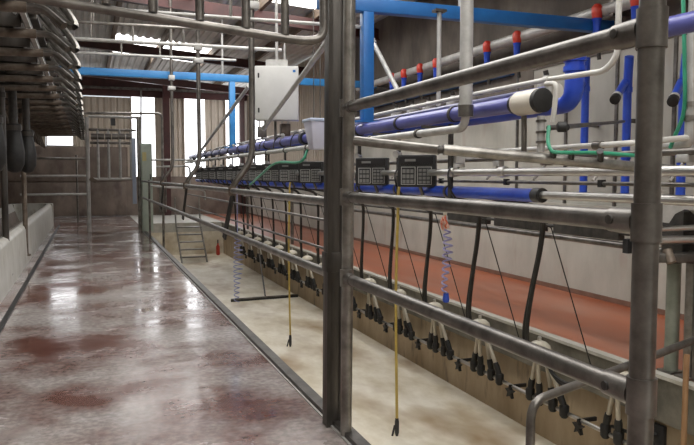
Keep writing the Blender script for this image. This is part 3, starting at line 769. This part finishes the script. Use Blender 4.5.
# ---- far side railing (mirrors the near one)
frl = thing('far_pit_railing', 'dull two-rail railing along the far pit edge', 'railing', (3.56, 9, 0))
for z, m in ((.80, 'galv_mid'), (.885, 'dark_iron'), (1.13, 'galv_light')):
    MB().tube([(3.56, -3.9, z), (3.56, 17.0, z)], .024 if z != .885 else .014, 12).build('rail', m, frl)
for y in (-2.0, .8, 3.3, 12.6, 16.5):
    MB().tube([(3.56, y, .012), (3.56, y, 1.16)], .028, 12).build('post', 'galv_mid', frl)
for k in range(3):
    MB().b2((3.54, 4.0 + UN * k, .83), (3.60, 4.75 + UN * k, 1.0)).build('guard_plate', 'dark_iron', frl, .006)
MB().box(onX(628, 246, 3.5), (.05, .05, .10)).build('rail_hook', 'black_plastic', frl)

# ================================================================== HANGING HOSES, COILS
def yhose(lab, px, y0, y1, X):
    a = onX(px, 200, X)
    r = thing('yellow_hose', lab, 'hose', (X, a.y, 1.2))
    zb = onX(px, y1, X).z
    MB().tube(spline([(2.385, a.y, 1.31), (X + .01, a.y, 1.20), (X, a.y, 1.0), (X - .01, a.y + .01, .3), (X, a.y, zb + .14)], 5), .0115, 10).build('tube', 'yellow_hose', r)
    n = MB().lathe((X, a.y, zb), (0, 0, 1), [(0, .010), (.03, .018), (.12, .018), (.15, .013)], 10).build('spray_nozzle', 'black_plastic', r)
    MB().box((X - .03, a.y, zb + .05), (.012, .012, .09), 0, 0, .25).build('trigger', 'black_plastic', n)
yhose('yellow hose with black nozzle hanging by the two large consoles', 398, 190, 437, 2.32)
yhose('yellow hose hanging deeper in the pit by the squeegee', 289.5, 215, 346, 2.32)
def coil(lab, px, y0, y1, X, m, rad, turns, endm=None):
    a, b = onX(px, y0, X), onX(px, y1, X)
    r = thing('coiled_hose', lab, 'hose', tuple(b))
    n = turns * 12; pts = []
    for k in range(n + 1):
        t = k / n; ang = 2 * math.pi * turns * t
        rr = rad * (.55 + .45 * math.sin(math.pi * min(1, t * 1.3)))
        pts.append((X + rr * math.cos(ang) + .015 * math.sin(t * 5), a.y + (b.y - a.y) * t + rr * math.sin(ang), a.z + (b.z - a.z) * t))
    MB().tube(pts, .007, 6).build('coil', m, r)
    MB().tube([(X, a.y, a.z - .01), (X, a.y, 1.2)], .007, 6).build('lead', m, r)
    if endm: MB().lathe(b, (0, 0, -1), [(0, .02), (.05, .028), (.07, .02)], 8).build('hand_grip', endm, r)
coil('blue-grey coiled air hose dangling to the pit floor', 237.5, 236, 302, 2.2, 'coil_blue', .075, 14)
coil('purple coiled hose with blue grip before the red platform', 446, 226, 293, 2.5, 'coil_purple', .034, 10, 'blue_bright')
# rag
c = onX(445, 221, 2.42)
rg = thing('rag', 'small orange-red rag tied above the purple coiled hose', 'rag', tuple(c))
for k in range(3):
    MB().tube(spline([c + V((0, 0, .05)), c + V((-.01, -.03 + .03 * k, 0)), c + V((.01, -.04 + .04 * k, -.05 - .01 * k))], 4), [.008] * 4 + [.012] * 4 + [.006], 6).build('fold', 'orange_rag', rg)
MB().lathe(c + V((0, 0, .03)), (0, 0, 1), [(0, .012), (.02, .016), (.04, .01)], 8).build('knot', 'claw_white', rg)
MB().tube([c + V((0, 0, .05)), (2.45, c.y, 1.15)], .004, 6).build('string', 'claw_white', rg)
# green hoses
g1 = thing('green_hose', 'bright green hose laid along the sloping pipe beside the heavy post', 'hose', tuple(onD(600, 153, 3.1)))
MB().tube(spline([onD(549, 126, 3.12), onD(548, 140, 3.1), onD(551, 150, 3.06), onD(560, 152.5, 3.05), onD(600, 153, 3.08), onD(640, 156, 3.1)], 6), .0085, 8).build('tube', 'green_hose', g1)
for x in (553, 571, 600): MB().tube([onD(x, 151, 3.06), onD(x + .4, 160, 3.12)], .015, 8).build('tie', 'black_plastic', g1)
g2 = thing('green_hose', 'green hose running up the grey riser past the heavy post', 'hose', tuple(onX(672, 140, 3.3)))
MB().tube(spline([onX(683, -10, 3.3), onX(684.5, 60, 3.3), onX(684, 110, 3.3), onX(674, 138, 3.3), onX(670, 148, 3.3)], 6), .012, 8).build('tube', 'green_hose', g2)
MB().lathe(onX(670, 149, 3.3), (0, 0, -1), [(0, .016), (.04, .016)], 8).build('ferrule', 'galv_mid', g2)
g3 = thing('green_hose', 'short green hose slanting over the far consoles', 'hose', tuple(onX(250, 184, 2.2)))
MB().tube(spline([onX(250, 185, 2.08), onX(262, 174, 2.08), onX(276, 163, 2.09), onX(300, 162, 2.12), V((2.2, onX(308, 160, 2.2).y, 1.575))], 5), .014, 8).build('tube', 'green_hose', g3)
MB().lathe(onX(250, 185, 2.08), (0, 0, -1), [(0, .02), (.04, .02)], 8).build('ferrule', 'galv_mid', g3)
# white conduit
wc = thing('white_conduit', 'white conduit dropping behind the heavy post and bending along the pipes', 'pipe', tuple(onX(616, 50, 2.4)))
a = onX(620, 0, 2.62); a.z = roofz(2.62) - .02; e = onX(605, 71, 2.60)
MB().tube(arc([a, onX(617.5, 56, 2.62), e, onX(545, 80, 2.57), (2.57, 4.2, 1.868), (2.57, 15.0, 1.868)], .06), .016, 12).build('pipe', 'white_pipe', wc)
MB().tube(arc([onX(546, 84, 2.3), onX(557, 83, 2.3), onX(553, 122, 2.3)], .04), .0135, 10).build('branch', 'white_pipe', wc)
MB().tube([onX(545, 80, 2.57), onX(549, 79.3, 2.57)], .022, 10).build('joint', 'white_pipe', wc)
# valve stack under the cap
vs = thing('valve_riser', 'grey valve riser with knobs below the cream pipe cap', 'valve', tuple(onX(541, 150, 2.35)))
MB().tube([onX(541, 152, 2.35), onX(541, 116, 2.35)], .022, 12).build('riser', 'galv_light', vs)
MB().tube([onX(524, 152, 2.35), onX(524, 116, 2.35)], .016, 12).build('bracket', 'galv_mid', vs)
for y in (122, 133, 143): MB().tube([onX(541, y, 2.35), onX(541, y - 2, 2.35)], .030, 12).build('ring', 'galv_mid', vs)
a = onX(556, 127, 2.3)
kb = MB().lathe(a, (1, -.6, 0), [(0, .012), (.01, .028), (.05, .028), (.055, .018)], 12).build('knob', 'black_rubber', vs)
MB().tube([onX(562, 127, 2.35), onX(548, 128, 2.35)], .014, 8).build('valve_stem', 'galv_dark', vs)
rd = thing('black_rod', 'dark horizontal rod reaching from the valve knob to a blue drop pipe', 'rod', tuple(onX(565, 126.5, 2.4)))
MB().tube([onX(562, 127, 2.4), onX(624, 121.5, 4.80)], .014, 8).build('rod', 'galv_dark', rd)
MB().lathe(onX(562, 127, 2.4), (.9, .4, 0), [(0, .02), (.05, .02)], 8).build('collar', 'black_rubber', rd)

# ================================================================== WHITE ELECTRICAL BOX and tank
c = onX(277, 94, 2.32); d = (c - CAM).dot(FW); hw = 21.5 * d / FPX; hh = 26.5 * d / FPX
eb = thing('electrical_box', 'white steel electrical box hanging above the blue pipes', 'electrical box', (c.x, c.y, c.z - hh))
ra = -.30
bd = MB().box(c, (hw * 2, .22, hh * 2), ra).build('body', 'white_paint', eb, .008)
m_ = Matrix.Rotation(ra, 3, 'Z')
def eb_box(lo, hi, nm, mt, par, bev=0):
    mb = MB().b2(lo, hi); mb.v = [c + m_ @ v for v in mb.v]; return mb.build(nm, mt, par, bev)
dr = eb_box((-hw + .015, -.118, -hh + .015), (hw - .015, -.108, hh - .015), 'door', 'white_paint', eb, .003)
for z in (.22, -.22): eb_box((-hw + .04, -.128, z - .03), (-hw + .06, -.118, z + .03), 'lock', 'black_plastic', dr)
eb_box((hw - .07, -.121, hh - .08), (hw - .035, -.118, hh - .05), 'badge', 'blue_beam', dr)
eb_box((-.14, -.05, hh), (.14, .05, hh + .09), 'mounting_bracket', 'galv_light', eb)
MB().tube([c + V((0, 0, hh + .08)), (c.x, c.y, roofz(c.x) - .1)], .02, 10).build('hanger', 'galv_light', eb)
MB().tube([c + V((0, .1, -hh)), (c.x, c.y + .1, 1.74)], .018, 10).build('cable_conduit', 'galv_mid', eb)
# relay boxes under it
for k, (px, py) in enumerate(((262, 132), (285, 130))):
    q = onX(px, py, 2.45)
    r = thing('valve_block', ['small grey valve block under the white electrical box', 'small brown valve block under the white electrical box'][k], 'valve', tuple(q))
    MB().box(q, (.12, .12, .16)).build('body', ['galv_mid', 'rusty'][k], r, .008)
    for s in (-1, 1): MB().tube([q + V((.04 * s, 0, .08)), q + V((.04 * s, 0, .17))], .012, 8).build('fitting', 'stainless', r)
    MB().tube([q + V((0, 0, -.08)), V((q.x, q.y, 1.84))], .015, 8).build('stem', 'galv_mid', r)
# white tank
q = onX(317, 135, 2.04)
tk = thing('plastic_tank', 'white tapered plastic tank behind the dark square post', 'tank', (q.x, q.y, q.z - .18))
mb = MB(); L0, W0 = .13, .10
for z, s in ((-.14, .60), (.13, 1.0)):
    for x, y in ((-1, -1), (1, -1), (1, 1), (-1, 1)): mb.v.append(q + V((x * W0 * s, y * L0 * s, z)))
mb.f = [(3, 2, 1, 0), (4, 5, 6, 7), (0, 1, 5, 4), (1, 2, 6, 5), (2, 3, 7, 6), (3, 0, 4, 7)]
mb.build('body', 'tank_lilac', tk, .015)
MB().b2(q + V((-.11, -.14, .12)), q + V((.11, .14, .15))).build('lid', 'pad_blue', tk, .01)
for s_ in (-1, 1): MB().tube([q + V((0, .10 * s_, .15)), V((q.x, q.y + .10 * s_, roofz(q.x) - .02))], .005, 6).build('hanger_rod', 'galv_mid', tk)

# ================================================================== SIDE WALL PIPEWORK
rp = thing('wall_header_pipe', 'fat pale header pipe high along the dark side wall', 'pipe', (4.85, 8, 2.93))
MB().tube([(4.85, 4.6, 2.93), (4.85, 12.5, 2.93)], .062, 16).build('pipe', 'galv_light', rp)
for y in (5.6, 8.6, 11.5): MB().b2((4.82, y, 2.85), (5.06, y + .05, 3.01)).build('wall_bracket', 'galv_mid', rp)
VX = [(636, 4), (597, 18), (517, 43), (487, 52), (436, 66), (420, 72), (404, 76), (392, 80)]
for k, (px, py) in enumerate(VX):
    y = onX(px, py, 4.78).y
    r = thing('red_cap_valve', 'red-capped blue valve, %s on the pale header pipe from the heavy post' % ordinal(k), 'valve', (4.78, y, 2.80), 'red-capped valves on the header pipe')
    MB().lathe((4.78, y, 2.85), (0, 0, 1), [(0, .045), (.05, .055), (.11, .055), (.14, .03)], 12).build('cap', 'red_plastic', r)
    MB().lathe((4.78, y, 2.70), (0, 0, 1), [(0, .035), (.12, .04), (.15, .05)], 12).build('body', 'blue_bright', r)
    MB().tube([(4.78, y, 2.70), (4.82, y, 2.45)], .02, 8).build('outlet', 'dark_iron', r)
bt = thing('blue_wall_trunking', 'thin blue rail high on the dark side wall', 'rail', (4.9, 10, 2.75))
MB().b2((4.96, 7.6, 2.55), (5.04, 13.0, 2.63)).build('rail', 'blue_beam', bt)
MB().b2((4.955, 7.6, 2.63), (5.04, 13.0, 2.65)).build('top_edge', 'galv_light', bt)
for k, px in enumerate((585, 627, 683)):
    y = onX(px, 110, 4.88).y
    r = thing('blue_drop_pipe', ['slim blue drop pipe on the pale wall by the big elbow', 'slim blue drop pipe on the pale wall by the heavy post', 'slim blue drop pipe on the pale wall by the grey riser'][k], 'pipe', (4.88, y, 1.2))
    z1 = onX(px, 82, 4.88).z
    MB().tube([(4.88, y, 1.1), (4.88, y, z1)], .040, 14).build('pipe', 'blue_bright', r)
    for z in (z1 - .10, 1.45): MB().tube([(4.88, y, z), (4.88, y, z + .05)], .048, 14).build('socket', 'blue_bright', r)
    MB().tube([(4.88, y, z1 - .05), (4.80, y - .10, z1 + .22)], .042, 14).build('branch', 'blue_bright', r)
    MB().tube([(4.85, y, z1 - .0), (4.60, y - .18, z1 - .16)], .036, 12).build('spur', 'blue_bright', r)
    MB().lathe((4.60, y - .18, z1 - .16), (-.8, -.6, -.5), [(0, .044), (.05, .044)], 12).build('spur_ring', 'white_pipe', r)
    MB().lathe((4.565, y - .206, z1 - .182), (-.8, -.6, -.5), [(0, .046), (.06, .046), (.065, .03)], 12).build('spur_cap', 'black_rubber', r)
    MB().b2((4.93, y - .02, 1.8), (5.05, y + .02, 1.84)).build('wall_clip', 'galv_mid', r)
# small machines along the dark wall (meters)
for k, px in enumerate((545, 470, 452, 428, 412, 396)):
    y = onX(px, 90, 4.8).y
    r = thing('wall_meter', 'grey jar-shaped meter on the side wall, %s from the big blue elbow' % ordinal(k), 'meter', (4.82, y, 2.1), 'meters along the side wall')
    MB().lathe((4.82, y, 2.05), (0, 0, 1), [(0, .03), (.02, .08), (.20, .10), (.28, .10), (.32, .06), (.36, .03)], 12).build('jar', 'galv_light', r)
    MB().tube([(4.82, y, 2.4), (4.80, y, 2.46)], .03, 8).build('neck', 'dark_iron', r)
    MB().b2((4.88, y - .06, 2.15), (5.06, y + .06, 2.25)).build('bracket', 'galv_mid', r)
# extra blue pipe at the upper corner
ub = thing('blue_feed_pipe', 'short fat blue pipe passing behind the heavy post at its top', 'pipe', tuple(onX(680, 20, 3.0)))
MB().tube([onX(640, 33, 3.0), onX(720, 16, 3.0)], .055, 16).build('pipe', 'blue_pvc', ub)
MB().tube([onX(648, 31.2, 3.0), onX(655, 29.7, 3.0)], .063, 16).build('socket', 'blue_pvc', ub)

# ================================================================== RIGHT: grey riser, bracket, posts, handrail, stick
a = onX(690, 150, 3.35)
gr = thing('grey_riser', 'pale grey riser pipe with an elbow behind the heavy post', 'pipe', (3.35, a.y, 1.45))
MB().tube(arc([onX(640, 146, 3.35), (3.35, a.y, 1.48), (3.35, a.y, 3.6)], .07), .034, 14).build('pipe', 'galv_light', gr)
for z in (1.62, 1.70): MB().tube([(3.35, a.y, z), (3.35, a.y, z + .03)], .042, 14).build('collar', 'galv', gr)
MB().tube([(3.35, a.y, .0), (3.35, a.y, 1.4)], .02, 10).build('stand', 'galv_mid', gr) if False else None
for k, (px, lab) in enumerate(((673, 'stout greenish post on the far kerb under the steel bracket'), (691, 'slim grey post on the far kerb beside the greenish post'))):
    q = onX(px, 300, 3.56)
    r = thing('kerb_post', lab, 'post', (3.56, q.y, .012))
    zt = onX(px, 262, 3.56).z
    MB().tube([(3.56, q.y, .012), (3.56, q.y, zt)], .045 if k == 0 else .036, 14).build('tube', 'post_green' if k == 0 else 'galv', r)
    MB().b2((3.50, q.y - .06, .012), (3.62, q.y + .06, .025)).build('foot_plate', 'galv_mid', r)
    MB().b2((3.49, q.y - .06, zt), (3.63, q.y + .06, zt + .03)).build('top_plate', 'galv_dark', r)
# C bracket
c = onX(684, 222, 3.40)
cb = thing('pipe_bracket', 'pale C-shaped steel bracket clamped over pipes past the heavy post', 'bracket', (c.x, c.y, c.z - .15))
R1 = Vector((RT.x, RT.y, 0))
def cpt(px, py): return c + R1 * ((px - 684) * 4.9 / FPX) + V((0, 0, -(py - 222) * 4.9 / FPX))
poly = [cpt(*p) for p in ((663, 222), (661, 214), (668, 203), (676, 200), (700, 200), (712, 206), (714, 232), (704, 232), (702, 219), (694, 212), (684, 211), (676, 215), (671, 223))]
MB().prism(poly, V((FW.x, FW.y, 0)) * .09).build('jaw', 'galv_light', cb)
MB().b2(c + V((.10, .10, -.22)), c + V((.42, .28, .06))).build('body', 'dark_iron', cb, .01)  # dark box added to stand for the darkness behind the jaw
MB().tube([cpt(650, 239) + V((.02, .06, 0)), cpt(716, 238) + V((.02, .06, 0))], .028, 12).build('cross_pipe', 'stainless', cb)
MB().tube([cpt(664, 229) + V((.02, .06, 0)), cpt(712, 227) + V((.02, .06, 0))], .018, 12).build('inner_rod', 'stainless', cb)
mb = MB().box(cpt(688, 254) + V((.02, .06, 0)), (.36, .10, .06), -YAW).build('base_bar', 'galv_dark', cb, .008)
MB().tube([cpt(672, 247) + V((.02, .04, 0)), cpt(672, 258) + V((.02, .0, 0))], .03, 12).build('pivot', 'rusty', cb)
# handrail
A0 = onD(528, 470, 2.5); A = onD(531, 402, 2.5); B = onD(640, 361, 2.85); Cc = onD(720, 330, 3.1)
hr = thing('pit_handrail', 'bent galvanised handrail rising from the pit behind the low rail', 'handrail', (A.x, A.y, ZP))
MB().tube(arc([(A.x, A.y, ZP), A, B, Cc, (Cc.x, Cc.y, ZP)], .07), .0165, 14).build('tube', 'galv_mid', hr)
MB().b2((A.x - .05, A.y - .05, ZP), (A.x + .05, A.y + .05, ZP + .012)).build('foot_plate', 'galv_mid', hr)
MB().b2((Cc.x - .05, Cc.y - .05, ZP), (Cc.x + .05, Cc.y + .05, ZP + .012)).build('foot_plate', 'galv_mid', hr)
# wooden pole
q = onX(689, 420, 3.36)
ws = thing('wooden_pole', 'brown wooden broom handle leaning on the far pit wall', 'pole', (3.3, q.y, ZP))
MB().tube([(3.28, q.y - .04, ZP), (3.43, q.y + .10, .20)], .018, 10).build('handle', 'stick', ws)
MB().lathe((3.28, q.y - .04, ZP), (.1, .1, 1), [(0, .02), (.05, .02)], 10).build('ferrule', 'galv_mid', ws)
# bracket with hose on pit wall
q = onX(661, 436, XF + .02)
kk = thing('wall_tap', 'black tap with a short hose on the far pit wall', 'tap', (XF, q.y, q.z))
MB().b2((XF - .015, q.y - .05, q.z - .08), (XF + .02, q.y + .05, q.z + .08)).build('plate', 'black_plastic', kk, .006)
MB().tube(spline([(XF - .02, q.y, q.z + .02), (XF - .10, q.y + .05, q.z + .0), (XF - .12, q.y + .30, q.z - .02)], 5), .012, 8).build('hose', 'black_rubber', kk)

# ================================================================== PIT: ladder, squeegee, extinguisher
ld = thing('pit_ladder', 'small grey step ladder at the far end of the pit', 'ladder', (2.2, 20.9, ZP))
a, b = onY(181, 262, 17.7), onY(206, 262, 17.7)
for q in (a, b):
    MB().tube([(q.x, 17.5, ZP), (q.x - .03, 18.4, .05), (q.x - .03, 18.55, .72)], .022, 10).build('stringer', 'galv', ld)
for k in range(5):
    t = .12 + .19 * k
    MB().b2((a.x - .02, 17.5 + .9 * t, ZP + .92 * t), (b.x + .0, 17.66 + .9 * t, ZP + .92 * t + .025)).build('tread', 'galv_mid', ld)
sq = thing('squeegee', 'dark floor squeegee standing in the pit', 'squeegee', tuple(onZ(265, 300, ZP)))
a, b = onZ(231, 302, ZP), onZ(298, 297, ZP); mid = (a + b) / 2
MB().bar(a + V((0, 0, .02)), b + V((0, 0, .02)), .02, .04).build('blade', 'black_rubber', sq)
MB().bar(a + V((0, 0, .045)), b + V((0, 0, .045)), .03, .02).build('clamp_bar', 'galv_mid', sq)
e = onX(263, 262, 3.2)
top = onX(257, 236, XF - .10); top = mid + (top - mid) * .68
MB().tube([mid + V((0, 0, .07)), top], .014, 8).build('handle', 'galv_dark', sq)
q = onY(218, 250, 16.2)
ex = thing('red_bottle', 'small red bottle hanging on the far pit wall by the ladder', 'bottle', (q.x, q.y, q.z))
MB().lathe(q, (0, 0, 1), [(-.12, .03), (-.10, .045), (.08, .045), (.12, .02), (.16, .018)], 10).build('body', 'red_plastic', ex)
MB().tube([q + V((0, 0, .15)), q + V((0, 0, .24))], .015, 8).build('neck', 'galv_dark', ex)
